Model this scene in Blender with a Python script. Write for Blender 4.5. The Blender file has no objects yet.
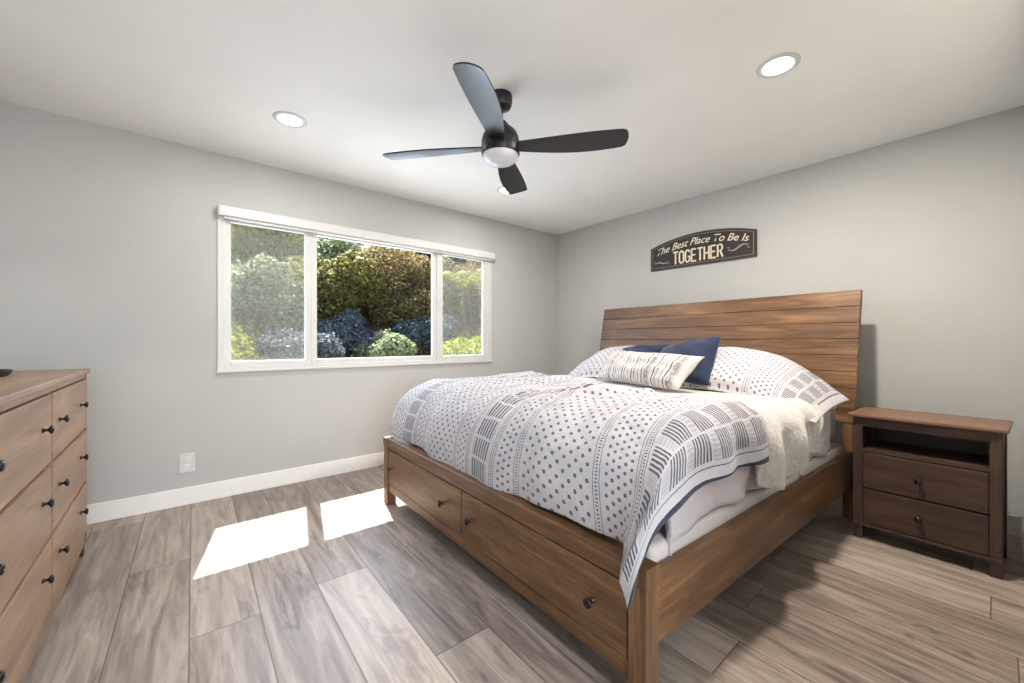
import bpy, bmesh, math, random
from mathutils import Vector, Matrix, noise

S = bpy.context.scene
COL = S.collection
R = math.radians
PI = math.pi
random.seed(7)

# ------------------------------------------------------------------ camera
CAM_H = 1.107
cd = bpy.data.cameras.new('camera'); cam = bpy.data.objects.new('camera', cd); COL.objects.link(cam)
cd.sensor_width = 36.0; cd.lens = 404.6 / 1024 * 36; cd.clip_start = 0.02; cd.clip_end = 300
yaw = math.atan2(404.6, 485.0)                       # forward direction off +X is 50.2 deg
cam.location = (0, 0, CAM_H)
cam.rotation_euler = (R(90), 0, math.atan(485 / 404.6) - R(90))
S.camera = cam

# ------------------------------------------------------------------ world, sun, exposure
S.view_settings.view_transform = 'Standard'; S.view_settings.look = 'None'
S.view_settings.gamma = 1; S.view_settings.use_curve_mapping = False
S.view_settings.exposure = 0.05
w = bpy.data.worlds.new('world'); S.world = w; w.use_nodes = True
nt = w.node_tree; nt.nodes.clear()
sky = nt.nodes.new('ShaderNodeTexSky'); sky.sky_type = 'NISHITA'; sky.sun_disc = False
sky.sun_elevation = R(58.5); sky.sun_rotation = R(12); sky.air_density = 1.0; sky.dust_density = 1.5
bg = nt.nodes.new('ShaderNodeBackground'); bg.inputs[1].default_value = 0.8
wo = nt.nodes.new('ShaderNodeOutputWorld')
nt.links.new(sky.outputs[0], bg.inputs[0]); nt.links.new(bg.outputs[0], wo.inputs[0])

ld = bpy.data.lights.new('sun', 'SUN'); sun = bpy.data.objects.new('sun', ld); COL.objects.link(sun)
ld.energy = 72.0; ld.angle = R(0.55); ld.color = (1.0, 0.96, 0.9)
sun.rotation_euler = Vector((-0.127, -0.60, -1.0)).to_track_quat('-Z', 'Y').to_euler()
sun.location = (2, 12, 15)


def area(name, loc, rot, sx, sy, power, color=(1, 1, 1), shape='RECTANGLE'):
    l = bpy.data.lights.new(name, 'AREA'); l.shape = shape; l.size = sx
    if shape in ('RECTANGLE', 'ELLIPSE'): l.size_y = sy
    l.energy = power; l.color = color
    o = bpy.data.objects.new(name, l); COL.objects.link(o)
    o.location = loc; o.rotation_euler = rot
    return o


# daylight boost at the bedroom window; added unseen fill lamp behind the camera
area('window_daylight', (1.44, 3.66, 1.47), (R(-90), 0, 0), 2.3, 1.05, 48, (0.68, 0.80, 1.0))
area('hall_end_fill', (0.0, -2.30, 1.45), (R(90), 0, 0), 1.7, 1.9, 84, (0.92, 0.96, 1.0))  # invented hall window: lamp added for soft frontal fill

S.cycles.use_denoising = True
S.cycles.max_bounces = 10
S.cycles.diffuse_bounces = 7
S.cycles.transparent_max_bounces = 16
S.cycles.sample_clamp_indirect = 6.0


# ------------------------------------------------------------------ node helpers
class N:
    """a scalar socket with arithmetic"""
    def __init__(s, t, k): s.t, s.k = t, k
    def _m(s, op, *a, clamp=False):
        n = s.t.nodes.new('ShaderNodeMath'); n.operation = op; n.use_clamp = clamp
        for i, x in enumerate((s,) + a):
            if isinstance(x, N): s.t.links.new(x.k, n.inputs[i])
            else: n.inputs[i].default_value = x
        return N(s.t, n.outputs[0])
    def __add__(s, o): return s._m('ADD', o)
    __radd__ = __add__
    def __sub__(s, o): return s._m('SUBTRACT', o)
    def __mul__(s, o): return s._m('MULTIPLY', o)
    __rmul__ = __mul__
    def __truediv__(s, o): return s._m('DIVIDE', o)
    def floor(s): return s._m('FLOOR')
    def frac(s): return s._m('FRACT')
    def mod(s, o): return s._m('FLOORED_MODULO', o)
    def abs(s): return s._m('ABSOLUTE')
    def lt(s, o): return s._m('LESS_THAN', o)
    def gt(s, o): return s._m('GREATER_THAN', o)
    def max(s, o): return s._m('MAXIMUM', o)
    def min(s, o): return s._m('MINIMUM', o)
    def pw(s, o): return s._m('POWER', o)
    def between(s, a, b): return s.gt(a) * s.lt(b)
    def soft(s, a, b):
        n = s.t.nodes.new('ShaderNodeMapRange'); n.interpolation_type = 'SMOOTHSTEP'
        s.t.links.new(s.k, n.inputs[0]); n.inputs[1].default_value = a; n.inputs[2].default_value = b
        return N(s.t, n.outputs[0])


class Mat:
    def __init__(s, name, rough=0.6, spec=0.5, metallic=0.0, color=None):
        s.m = bpy.data.materials.new(name); s.m.use_nodes = True; s.t = s.m.node_tree
        s.b = s.t.nodes['Principled BSDF']
        s.b.inputs['Roughness'].default_value = rough
        s.b.inputs['Specular IOR Level'].default_value = spec
        s.b.inputs['Metallic'].default_value = metallic
        if color: s.b.inputs['Base Color'].default_value = (*color, 1)
    def link(s, a, b): s.t.links.new(a.k if isinstance(a, N) else a, b)
    def coord(s, kind='Object'):
        n = s.t.nodes.new('ShaderNodeTexCoord'); return n.outputs[kind]
    def sep(s, v):
        n = s.t.nodes.new('ShaderNodeSeparateXYZ'); s.t.links.new(v, n.inputs[0])
        return [N(s.t, o) for o in n.outputs]
    def comb(s, x, y, z=0.0):
        n = s.t.nodes.new('ShaderNodeCombineXYZ')
        for i, k in enumerate((x, y, z)):
            if isinstance(k, N): s.t.links.new(k.k, n.inputs[i])
            else: n.inputs[i].default_value = k
        return n.outputs[0]
    def noise(s, v, scale, detail=4, rough=0.55, dist=0.0):
        n = s.t.nodes.new('ShaderNodeTexNoise'); n.inputs['Scale'].default_value = scale
        n.inputs['Detail'].default_value = detail; n.inputs['Roughness'].default_value = rough
        n.inputs['Distortion'].default_value = dist
        if v is not None: s.t.links.new(v, n.inputs['Vector'])
        return N(s.t, n.outputs['Fac'])
    def white(s, v):
        n = s.t.nodes.new('ShaderNodeTexWhiteNoise'); n.noise_dimensions = '3D'
        s.t.links.new(v, n.inputs['Vector']); return N(s.t, n.outputs['Value'])
    def ramp(s, f, stops):
        n = s.t.nodes.new('ShaderNodeValToRGB'); cr = n.color_ramp
        while len(cr.elements) < len(stops): cr.elements.new(0.5)
        for e, (p, c) in zip(cr.elements, stops): e.position = p; e.color = (*c, 1)
        s.t.links.new(f.k if isinstance(f, N) else f, n.inputs[0]); return n.outputs[0]
    def mix(s, f, a, b, mode='MIX'):
        n = s.t.nodes.new('ShaderNodeMix'); n.data_type = 'RGBA'; n.blend_type = mode
        for x, i in ((f, 0), (a, 6), (b, 7)):
            if isinstance(x, N): s.t.links.new(x.k, n.inputs[i])
            elif isinstance(x, (int, float)): n.inputs[i].default_value = x
            elif isinstance(x, tuple): n.inputs[i].default_value = (*x, 1)
            else: s.t.links.new(x, n.inputs[i])
        return n.outputs[2]
    def color(s, k): s.link(k, s.b.inputs['Base Color'])
    def rough(s, k): s.link(k, s.b.inputs['Roughness'])
    def bump(s, h, strength=0.3, dist=0.01):
        n = s.t.nodes.new('ShaderNodeBump'); n.inputs['Strength'].default_value = strength
        n.inputs['Distance'].default_value = dist
        s.link(h, n.inputs['Height']); s.t.links.new(n.outputs[0], s.b.inputs['Normal'])


def lin(r, g, b):
    f = lambda c: (c / 255 / 12.92) if c / 255 <= 0.04045 else ((c / 255 + 0.055) / 1.055) ** 2.4
    return (f(r), f(g), f(b))


def plaster(name, col, bump=0.12):
    m = Mat(name, 0.85, 0.25)
    c = m.coord()
    n = m.noise(c, 2.2, 3)
    dk = tuple(x * 0.96 for x in col)
    m.color(m.ramp(n, [(0.3, dk), (0.7, col)]))
    m.bump(m.noise(c, 55, 3), bump, 0.004)
    return m.m


def plain(name, col, rough=0.5, spec=0.5, metallic=0.0, var=0.06, scale=12):
    m = Mat(name, rough, spec, metallic)
    n = m.noise(m.coord(), scale, 3)
    m.color(m.ramp(n, [(0.3, tuple(x * (1 - var) for x in col)), (0.7, tuple(min(1, x * (1 + var)) for x in col))]))
    return m.m


def wood(name, dark, mid, light, axis, rough=0.42, grain=1.0, spec=0.45, blotch=1.0):
    """axis = grain direction (0,1,2) in object space"""
    m = Mat(name, rough, spec)
    x, y, z = m.sep(m.coord())
    k = [x, y, z]
    s = [k[i] * (1.3 if i == axis else 16.0 * grain) for i in range(3)]
    v = m.comb(*s)
    big = [k[i] * (0.8 if i == axis else 5.0) for i in range(3)]
    n1 = m.noise(v, 1.6, 6, 0.62, 0.8)
    n2 = m.noise(m.comb(*big), 1.1 * blotch, 4, 0.6, 1.2)
    fine = [k[i] * (6 if i == axis else 150.0) for i in range(3)]
    n3 = m.noise(m.comb(*fine), 1.0, 3)
    f = n1 * 0.50 + n2 * 0.38 + n3 * 0.16
    m.color(m.ramp(f, [(0.36, dark), (0.52, mid), (0.68, light)]))
    m.rough(n1 * 0.25 + (rough - 0.10))
    m.bump(n3 * 0.6 + n1, 0.10, 0.002)
    return m.m


M = {}
M['wall'] = plaster('wall_paint', lin(184, 184, 181))
M['ceiling'] = plaster('ceiling_paint', lin(236, 236, 232), 0.3)
M['trim'] = plain('white_trim_paint', lin(236, 234, 229), 0.4, 0.5, var=0.02)
M['vinyl'] = plain('white_vinyl', lin(203, 203, 200), 0.35, 0.5, var=0.015)
M['bed'] = {a: wood('bed_wood_%s' % 'xyz'[a], lin(56, 39, 26), lin(102, 73, 48), lin(144, 108, 74), a, 0.40) for a in (0, 1, 2)}
M['night'] = {a: wood('nightstand_wood_%s' % 'xyz'[a], lin(44, 32, 27), lin(68, 51, 43), lin(88, 67, 56), a, 0.42) for a in (1, 2)}
M['night_top'] = wood('nightstand_top_wood', lin(86, 62, 49), lin(118, 87, 69), lin(140, 107, 86), 1, 0.38)
M['dress'] = {a: wood('dresser_wood_%s' % 'xyz'[a], lin(106, 81, 64), lin(143, 114, 91), lin(170, 140, 114), a, 0.38) for a in (1, 2)}
M['pewter'] = plain('dark_pewter', lin(62, 56, 52), 0.28, 0.6, 0.9)
M['black_knob'] = plain('black_knob', lin(22, 20, 20), 0.25, 0.6, 0.3)
M['fan_black'] = plain('matte_black_metal', lin(26, 25, 26), 0.42, 0.5, 0.2)
M['blade'] = wood('black_blade', lin(16, 15, 19), lin(22, 21, 26), lin(30, 28, 34), 0, 0.30, spec=0.55)
M['black'] = plain('black_plastic', lin(18, 17, 18), 0.4)
M['dark_inside'] = plain('dark_slot', lin(25, 20, 18), 0.8)


def glass_mat():
    m = Mat('window_glass', 0.0)
    t = m.t; t.nodes.remove(m.b)
    tr = t.nodes.new('ShaderNodeBsdfTransparent'); tr.inputs[0].default_value = (0.95, 0.97, 0.97, 1)
    gl = t.nodes.new('ShaderNodeBsdfGlossy'); gl.inputs['Roughness'].default_value = 0.02
    lw = t.nodes.new('ShaderNodeLayerWeight'); lw.inputs[0].default_value = 0.15
    mx = t.nodes.new('ShaderNodeMixShader')
    k = N(t, lw.outputs['Fresnel']) * 0.5
    t.links.new(k.k, mx.inputs[0]); t.links.new(tr.outputs[0], mx.inputs[1]); t.links.new(gl.outputs[0], mx.inputs[2])
    t.links.new(mx.outputs[0], t.nodes['Material Output'].inputs[0])
    return m.m


def screen_mat():
    m = Mat('insect_mesh', 0.8)
    t = m.t
    tr = t.nodes.new('ShaderNodeBsdfTransparent')
    m.b.inputs['Base Color'].default_value = (*lin(150, 148, 142), 1)
    x, y, z = m.sep(m.coord())
    g = m.noise(m.comb(x * 1.0, y, z * 1.0), 260, 1) * 0.22 + 0.10
    mx = t.nodes.new('ShaderNodeMixShader')
    t.links.new(g.k, mx.inputs[0]); t.links.new(tr.outputs[0], mx.inputs[1]); t.links.new(m.b.outputs[0], mx.inputs[2])
    t.links.new(mx.outputs[0], t.nodes['Material Output'].inputs[0])
    return m.m


M['glass'] = glass_mat(); M['screen'] = screen_mat()


def emit(name, col, s):
    m = bpy.data.materials.new(name); m.use_nodes = True; b = m.node_tree.nodes['Principled BSDF']
    b.inputs['Base Color'].default_value = (0.9, 0.9, 0.9, 1)
    b.inputs['Emission Color'].default_value = (*col, 1); b.inputs['Emission Strength'].default_value = s
    return m


def floor_mat():
    m = Mat('vinyl_plank_floor', 0.32, 0.42)
    x, y, z = m.sep(m.coord())
    xr = x - y * 0.028 + 0.054           # planks run a hair off the wall's direction
    t = (xr - 0.042) / 0.228
    row = t.floor()
    fx = t.frac()
    hh = m.white(m.comb(row, 3.0, 1.0))
    off = row * 0.521
    u = (y - 1.92) / 1.5 - off
    seg = u.floor(); fu = u.frac()
    r1 = m.white(m.comb(row, seg, 5.0)); r2 = m.white(m.comb(seg, row, 9.0))
    # grain
    gx = xr * 15.0 + r1 * 37.0; gy = y * 1.5 + r2 * 53.0
    n1 = m.noise(m.comb(gx, gy, r1 * 9.0), 1.0, 7, 0.62, 1.4)
    n2 = m.noise(m.comb(xr * 60.0 + r2 * 11.0, y * 2.2, r1 * 5.0), 1.0, 4, 0.6, 0.4)
    n3 = m.noise(m.comb(xr * 3.2 + r2 * 31.0, y * 0.9 + r1 * 17.0, 2.0), 1.0, 3, 0.5, 2.2)
    rings = ((n3 * 60.0)._m('SINE')) * 0.5 + 0.5
    knot = n3.soft(0.52, 0.64)
    f = n1 * 0.74 + n2 * 0.24 + (r1 - 0.5) * 0.17 + rings * knot * -0.09 - 0.01
    c = m.ramp(f, [(0.28, lin(98, 87, 80)), (0.43, lin(138, 125, 115)), (0.55, lin(162, 149, 138)), (0.72, lin(186, 174, 162))])
    ex = (fx * 0.228).min((fx * -1.0 + 1.0) * 0.228)
    ey = (fu * 1.5).min((fu * -1.0 + 1.0) * 1.5)
    e = ex.min(ey).soft(0.0006, 0.0032)
    c2 = m.mix(e, lin(88, 77, 68), c)
    m.color(c2)
    m.rough(n1 * 0.20 + 0.30)
    m.bump(e * 1.5 + n2 * 0.25, 0.25, 0.0015)
    return m.m


M['floor'] = floor_mat()


def fabric(name, col, rough=0.9, weave=600, var=0.06, bump=0.2, sheen=0.2):
    m = Mat(name, rough, 0.15)
    m.b.inputs['Sheen Weight'].default_value = sheen
    c = m.coord()
    n = m.noise(c, 7, 4)
    m.color(m.ramp(n, [(0.3, tuple(x * (1 - var) for x in col)), (0.7, tuple(min(1, x * (1 + var)) for x in col))]))
    m.bump(m.noise(c, weave, 2), bump, 0.003)
    return m.m


M['navy'] = fabric('navy_fabric', lin(36, 45, 70), 0.85, 300, 0.25, 0.4, 0.15)
M['navy_lining'] = fabric('navy_lining', lin(40, 44, 64), 0.9)
M['sheet'] = fabric('grey_sheet', lin(182, 174, 176), 0.75, 500, 0.03)
M['mattress'] = fabric('mattress_fabric', lin(150, 146, 147), 0.85, 90, 0.06, 0.4)
M['foundation'] = fabric('foundation_fabric', lin(190, 182, 176), 0.85, 300, 0.03)
M['cord'] = fabric('light_cord', lin(200, 200, 200))


def sherpa_mat():
    m = Mat('cream_fleece', 0.95, 0.1)
    m.b.inputs['Sheen Weight'].default_value = 0.5
    c = m.coord()
    a = m.noise(c, 60, 4, 0.65); b = m.noise(c, 9, 3)
    m.color(m.ramp(a * 0.6 + b * 0.4, [(0.35, lin(176, 170, 164)), (0.6, lin(204, 199, 193))]))
    m.bump(a, 0.7, 0.012)
    return m.m


M['sherpa'] = sherpa_mat()


def pattern_mat(name, bands, edge=0.0):
    """block-print cotton: bands laid across UV.x (metres), repeating along UV.y (metres)"""
    m = Mat(name, 0.9, 0.15)
    m.b.inputs['Sheen Weight'].default_value = 0.15
    u, v, _ = m.sep(m.coord('UV'))
    wob = m.noise(m.comb(u * 1.0, v * 1.0), 25, 2) * 0.006 - 0.003
    u = u + wob; v = v + wob
    tot = None

    def add(k):
        nonlocal tot
        tot = k if tot is None else tot.max(k)

    def dot(cu, du, dv, r, phase_row=True):
        """dots on a staggered lattice; returns a mask"""
        tu = cu / du; row = tu.floor(); fu = (tu.frac() - 0.5) * du
        tv = v / dv + row.mod(2.0) * 0.5; fv = (tv.frac() - 0.5) * dv
        d2 = fu * fu + fv * fv
        inner = d2.lt(r * r) - d2.lt((r * 0.35) ** 2) * 0.25
        return inner

    for kind, a, b in bands:
        reg = u.between(a, b); w_ = b - a; c = u - a
        if kind == 'line': add(reg)
        elif kind == 'ladder':     # two lines with small ticks between
            e = 0.0028
            l = c.lt(e).max(c.gt(w_ - e))
            tick = ((v / 0.012).frac().lt(0.42)) * c.between(w_ * 0.34, w_ * 0.66)
            add(reg * l.max(tick))
        elif kind == 'dots': add(reg * dot(c, w_ / max(1, round(w_ / 0.026)), 0.052, 0.0074))
        elif kind == 'small': add(reg * dot(c, w_ / max(1, round(w_ / 0.024)), 0.034, 0.0064))
        elif kind == 'hatch':      # blocks of bars, neighbouring columns out of step
            colw = w_ / 2.0
            ci = (c / colw).floor(); fc = c - ci * colw
            bl = v / 0.145 + ci * 0.5
            fb = bl.frac()
            bars = ((fb * 9.0).frac().lt(0.56)) * fb.lt(0.66)
            inside = fc.between(0.005, colw - 0.005)
            pale = ((fc / 0.016).frac().lt(0.72)) * fb.between(0.70, 0.97)
            add(reg * inside * bars)
            add(reg * inside * pale * 0.30)
        elif kind == 'bars':       # one column of bars lying across the band
            fb = (v / 0.10).frac()
            sh_ = (v / 0.10).floor().mod(2.0) * 0.5
            bars = (((c / w_) * 7.0 + sh_).frac().lt(0.52)) * fb.lt(0.86)
            add(reg * c.between(0.008, w_ - 0.008) * bars)
    ink = tot.min(1.0) * (m.noise(m.coord('UV'), 90, 2) * 0.35 + 0.68)._m('MINIMUM', 1.0)
    base = m.noise(m.coord('UV'), 5, 3)
    cl = m.ramp(base, [(0.3, lin(180, 177, 182)), (0.7, lin(197, 194, 198))])
    col = m.mix(ink, cl, lin(44, 42, 56))
    if edge: col = m.mix(u.lt(edge), col, lin(40, 44, 64))
    m.color(col)
    m.bump(m.noise(m.coord('UV'), 320, 2) + m.noise(m.coord('UV'), 22, 4, .6, .8) * 3.0, 0.6, 0.006)
    return m.m


DUVET_BANDS = [('line', .050, .054), ('hatch', .065, .275), ('ladder', .285, .312), ('line', .322, .325), ('small', .335, .455),
               ('ladder', .47, .50), ('dots', .51, .83), ('ladder', .845, .873), ('small', .885, .96), ('ladder', .972, 1.0),
               ('bars', 1.02, 1.18), ('ladder', 1.20, 1.225), ('small', 1.235, 1.31), ('ladder', 1.322, 1.35), ('dots', 1.36, 1.68),
               ('ladder', 1.69, 1.72), ('small', 1.73, 1.80), ('ladder', 1.81, 1.835), ('bars', 1.85, 1.99), ('line', 2.0, 2.004),
               ('small', 2.02, 2.12), ('ladder', 2.13, 2.16), ('dots', 2.17, 2.60)]
SHAM_BANDS = [('line', .035, .039), ('hatch', .045, .175), ('ladder', .185, .207), ('small', .215, .33), ('ladder', .335, .365),
              ('dots', .375, .62), ('ladder', .63, .66), ('small', .67, .80), ('ladder', .81, .83), ('dots', .84, 1.2)]
M['duvet'] = pattern_mat('block_print_cotton', DUVET_BANDS, .014)
M['sham'] = pattern_mat('block_print_sham', SHAM_BANDS)


def stripes_mat():
    m = Mat('striped_weave', 0.9, 0.15)
    m.b.inputs['Sheen Weight'].default_value = 0.15
    u, v, _ = m.sep(m.coord('UV'))
    n = m.noise(m.comb(u * 6.0, v * 1.0), 30, 3)
    base = m.ramp(n, [(0.3, lin(196, 190, 186)), (0.7, lin(218, 213, 209))])
    k = m.mix(0.0, base, base)
    navy, grey, gold = lin(42, 48, 70), lin(120, 116, 120), lin(176, 148, 104)

    def st(c0, w_, col, kind=0):
        nonlocal k
        mk = u.between(c0 - w_ / 2, c0 + w_ / 2)
        if kind == 1: mk = mk * n.gt(0.48)
        if kind == 2: mk = mk * (v / 0.011).frac().lt(0.6)
        k = m.mix(mk, k, col)
    for i in range(8):
        c0 = .045 + .113 * i
        st(c0 + .030, .016, grey, 1); st(c0 + .052, .007, gold, 2); st(c0 + .074, .012, lin(158, 150, 146), 1 if i % 2 else 0)
        if i in (1, 5, 7): st(c0 + .045, .040, lin(128, 122, 122), 1)
        st(c0, .010, navy)
    m.color(k)
    m.bump(m.noise(m.comb(u * 20.0, v * 3.0), 30, 2), 0.4, 0.005)
    return m.m


M['stripes'] = stripes_mat()


# ------------------------------------------------------------------ mesh helpers
def tag(o, label=None, cat=None, group=None, kind=None):
    if label: o['label'] = label
    if cat: o['category'] = cat
    if group: o['group'] = group
    if kind: o['kind'] = kind
    return o


def empty(name, loc=(0, 0, 0), rz=0.0):
    o = bpy.data.objects.new(name, None); COL.objects.link(o); o.location = loc; o.rotation_euler = (0, 0, rz)
    o.empty_display_size = 0.05
    return o


def obj(name, bm, mat, parent=None, smooth=False, angle=None):
    me = bpy.data.meshes.new(name); bmesh.ops.recalc_face_normals(bm, faces=bm.faces[:]); bm.to_mesh(me); bm.free()
    for m in (mat if isinstance(mat, (list, tuple)) else [mat]): me.materials.append(m)
    if smooth:
        for p in me.polygons: p.use_smooth = True
    if angle is not None:
        me.set_sharp_from_angle(angle=R(angle))
    o = bpy.data.objects.new(name, me); COL.objects.link(o)
    if parent: o.parent = parent
    return o


def box(bm, x0, x1, y0, y1, z0, z1, bev=0.0, seg=2):
    g = bmesh.ops.create_cube(bm, size=1.0)
    vs = g['verts']
    for v in vs:
        v.co = Vector((x0 if v.co.x < 0 else x1, y0 if v.co.y < 0 else y1, z0 if v.co.z < 0 else z1))
    if bev > 0:
        es = list({e for v in vs for e in v.link_edges})
        bmesh.ops.bevel(bm, geom=es, offset=bev, segments=seg, affect='EDGES', profile=0.5)
    return vs


def B(*a, **k):
    bm = bmesh.new(); box(bm, *a, **k); return bm


def prism(bm, pts, axis, a0, a1, bev=0.0):
    """extrude a closed 2D outline along axis; pts are the other two coordinates in order"""
    def P(p, a):
        return Vector((a, p[0], p[1])) if axis == 0 else Vector((p[0], a, p[1])) if axis == 1 else Vector((p[0], p[1], a))
    v0 = [bm.verts.new(P(p, a0)) for p in pts]; v1 = [bm.verts.new(P(p, a1)) for p in pts]
    n = len(pts)
    fs = [bm.faces.new(v0), bm.faces.new(v1[::-1])]
    for i in range(n): fs.append(bm.faces.new((v0[i], v0[(i + 1) % n], v1[(i + 1) % n], v1[i])))
    if bev > 0:
        es = list({e for f in fs[:2] for e in f.edges})
        bmesh.ops.bevel(bm, geom=es, offset=bev, segments=2, affect='EDGES', profile=0.5)


def lathe(bm, prof, seg=32, center=(0, 0, 0), axis='z'):
    """prof: (radius, height) pairs, closed with caps where radius is 0"""
    rings = []
    for r, h in prof:
        if r < 1e-6: rings.append([(0, 0, h)])
        else: rings.append([(r * math.cos(2 * PI * i / seg), r * math.sin(2 * PI * i / seg), h) for i in range(seg)])
    def T(p):
        x, y, z = p
        if axis == '-x': x, y, z = -z, x, y
        elif axis == 'x': x, y, z = z, x, y
        elif axis == '-z': z = -z
        elif axis == '-y': x, y, z = x, -z, y
        return Vector((x + center[0], y + center[1], z + center[2]))
    vr = [[bm.verts.new(T(p)) for p in r] for r in rings]
    for a, b in zip(vr, vr[1:]):
        for i in range(seg):
            j = (i + 1) % seg
            if len(a) == 1 and len(b) == 1: break
            if len(a) == 1: bm.faces.new((a[0], b[i], b[j]))
            elif len(b) == 1: bm.faces.new((a[i], a[j], b[0]))
            else: bm.faces.new((a[i], a[j], b[j], b[i]))


def knob(parent, loc, axis, mat, s=1.0):
    bm = bmesh.new()
    lathe(bm, [(0, -.004), (.011 * s, -.004), (.010 * s, .003 * s), (.0062 * s, .007 * s), (.0058 * s, .015 * s), (.010 * s, .019 * s),
               (.0165 * s, .022 * s), (.0175 * s, .026 * s), (.0155 * s, .030 * s), (.009 * s, .0325 * s), (0, .0335 * s)], 20, (0, 0, 0), axis)
    o = obj('knob', bm, mat, parent, True)
    o.location = loc
    return o


# ------------------------------------------------------------------ room shell
XL, XR, YW, YB, ZC = -0.87, 3.68, 3.53, -0.10, 2.44
HY = -2.2                                            # far end of the hall behind the camera
# floor and ceiling
tag(obj('floor', B(XL - .1, XR + .1, HY - .1, YW + .07, -.12, 0), M['floor']), kind='structure')
tag(obj('ceiling', B(XL - .1, XR + .1, HY - .1, YW + .07, ZC, ZC + .12), M['ceiling']), kind='structure')
# window wall with opening
WX0, WX1, WZ0, WZ1 = .245, 2.635, .90, 2.03
bm = bmesh.new()
box(bm, XL - .1, WX0, YW, YW + .08, 0, ZC); box(bm, WX1, XR + .1, YW, YW + .08, 0, ZC)
box(bm, WX0, WX1, YW, YW + .08, 0, WZ0); box(bm, WX0, WX1, YW, YW + .08, WZ1, ZC)
tag(obj('wall_front', bm, M['wall']), kind='structure')
tag(obj('wall_right', B(XR, XR + .1, HY - .1, YW, 0, ZC), M['wall']), kind='structure')
tag(obj('wall_left', B(XL - .1, XL, HY - .1, YW, 0, ZC), M['wall']), kind='structure')
bm = bmesh.new()
box(bm, 1.05, XR, YB - .1, YB, 0, ZC)                 # back wall beside the opening the camera stands in
box(bm, XL, 1.05, YB - .1, YB, 2.3, ZC)
box(bm, 1.05, 1.15, HY, YB - .1, 0, ZC)               # hall side
box(bm, XL, -.85, HY - .1, HY, 0, ZC); box(bm, .85, 1.15, HY - .1, HY, 0, ZC)
box(bm, -.85, .85, HY - .1, HY, 0, .5); box(bm, -.85, .85, HY - .1, HY, 2.38, ZC)
tag(obj('wall_back', bm, M['wall']), kind='structure')
# baseboards
def baseboard(name, x0, x1, y0, y1, top=.117):
    tag(obj(name, B(x0, x1, y0, y1, 0, top, bev=.003), M['trim']), kind='structure')
baseboard('baseboard_front', XL, XR, YW - .014, YW)
baseboard('baseboard_right', XR - .014, XR, YB, YW - .014)
baseboard('baseboard_back', 1.05, XR - .014, YB, YB + .014)
baseboard('baseboard_left', XL, XL + .014, YB, YW - .014)

# window unit
win = tag(empty('window_1', (WX0, YW, WZ0)), kind='structure')
def wb(name, boxes, mat, par=win, bev=.003):
    bm = bmesh.new()
    for b in boxes: box(bm, b[0] - WX0, b[1] - WX0, b[2] - YW, b[3] - YW, b[4] - WZ0, b[5] - WZ0, bev=bev)
    return obj(name, bm, mat, par)
F0, F1 = YW - .012, YW + .06
wb('frame', [(.232, .275, F0, F1, .887, 2.03), (2.595, 2.648, F0, F1, .887, 2.03), (.275, 2.595, F0, F1, .887, .925),
             (.275, 2.595, F0, F1, 1.985, 2.03)], M['vinyl'])
wb('sill_lip', [(.228, 2.652, YW - .022, YW - .011, .886, .905)], M['vinyl'])
# left sash, fixed light, right sash
def sash(x0, x1, z0, z1, y0, y1, t_l, t_r, t_b, t_t, screen):
    s = wb('sash', [(x0, x0 + t_l, y0, y1, z0, z1), (x1 - t_r, x1, y0, y1, z0, z1), (x0 + t_l, x1 - t_r, y0, y1, z0, z0 + t_b),
                    (x0 + t_l, x1 - t_r, y0, y1, z1 - t_t, z1)], M['vinyl'])
    ym = (y0 + y1) / 2 + .004
    wb('window_pane', [(x0 + t_l - .004, x1 - t_r + .004, ym, ym + .004, z0 + t_b - .004, z1 - t_t + .004)], M['glass'], s, bev=0)
    if screen:
        wb('insect_screen', [(x0 + t_l - .004, x1 - t_r + .004, y1 + .006, y1 + .007, z0 + t_b - .004, z1 - t_t + .004)], M['screen'], s, bev=0)
    return s
sash(.270, .845, .922, 1.988, YW + .008, YW + .036, .042, .042, .042, .02, True)
sash(.845, 2.00, .922, 1.988, YW + .008, YW + .036, .044, .062, .044, .02, False)
rs = sash(1.98, 2.60, .922, 1.988, YW - .006, YW + .022, .066, .062, .044, .02, True)
wb('latch', [(1.992, 2.008, YW - .02, YW - .005, 1.42, 1.50)], M['vinyl'], rs)

# roller blind cassette above the window
bl = tag(empty('roller_blind', (1.465, YW, 1.985)), 'white roller blind rolled up in its long box above the window', 'window blind')
bm = bmesh.new(); box(bm, -1.229, 1.195, -.060, 0, .008, .078, bev=.006); obj('headbox', bm, M['vinyl'], bl)
bm = bmesh.new(); box(bm, -1.20, 1.17, -.045, -.02, -.008, .008, bev=.003); obj('hem_bar', bm, plain('blind_hem_grey', lin(196, 194, 190), .6), bl)
for sx in (-1.2295, 1.1955):
    obj('end_cap', B(min(sx, sx + math.copysign(.0035, sx)), max(sx, sx + math.copysign(.0035, sx)), -.064, 0, .006, .080, bev=.001), M['vinyl'], bl)

# outlet
ox = tag(empty('wall_outlet', (.066, YW, .283)), 'white double wall outlet low on the wall left of the sun patch', 'outlet')
obj('cover_plate', B(-.042, .042, -.006, 0, -.064, .064, bev=.002), M['vinyl'], ox)
for dz in (-.026, .026):
    bm = bmesh.new(); lathe(bm, [(0, 0), (.017, 0), (.017, .0085), (.0155, .0095), (0, .0095)], 24, (0, 0, dz), '-y')
    rc = obj('receptacle', bm, plain('outlet_face', lin(222, 220, 214), .4), ox)
    bm = bmesh.new()
    for dx in (-.0065, .0065): box(bm, dx - .0012, dx + .0012, -.0100, -.0090, dz - .002, dz + .007)
    lathe(bm, [(0, 0.0092), (.0022, .0092), (.0022, .0100), (0, .0100)], 10, (0, 0, dz - .0085), '-y')
    obj('slot', bm, M['dark_inside'], rc)

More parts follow.
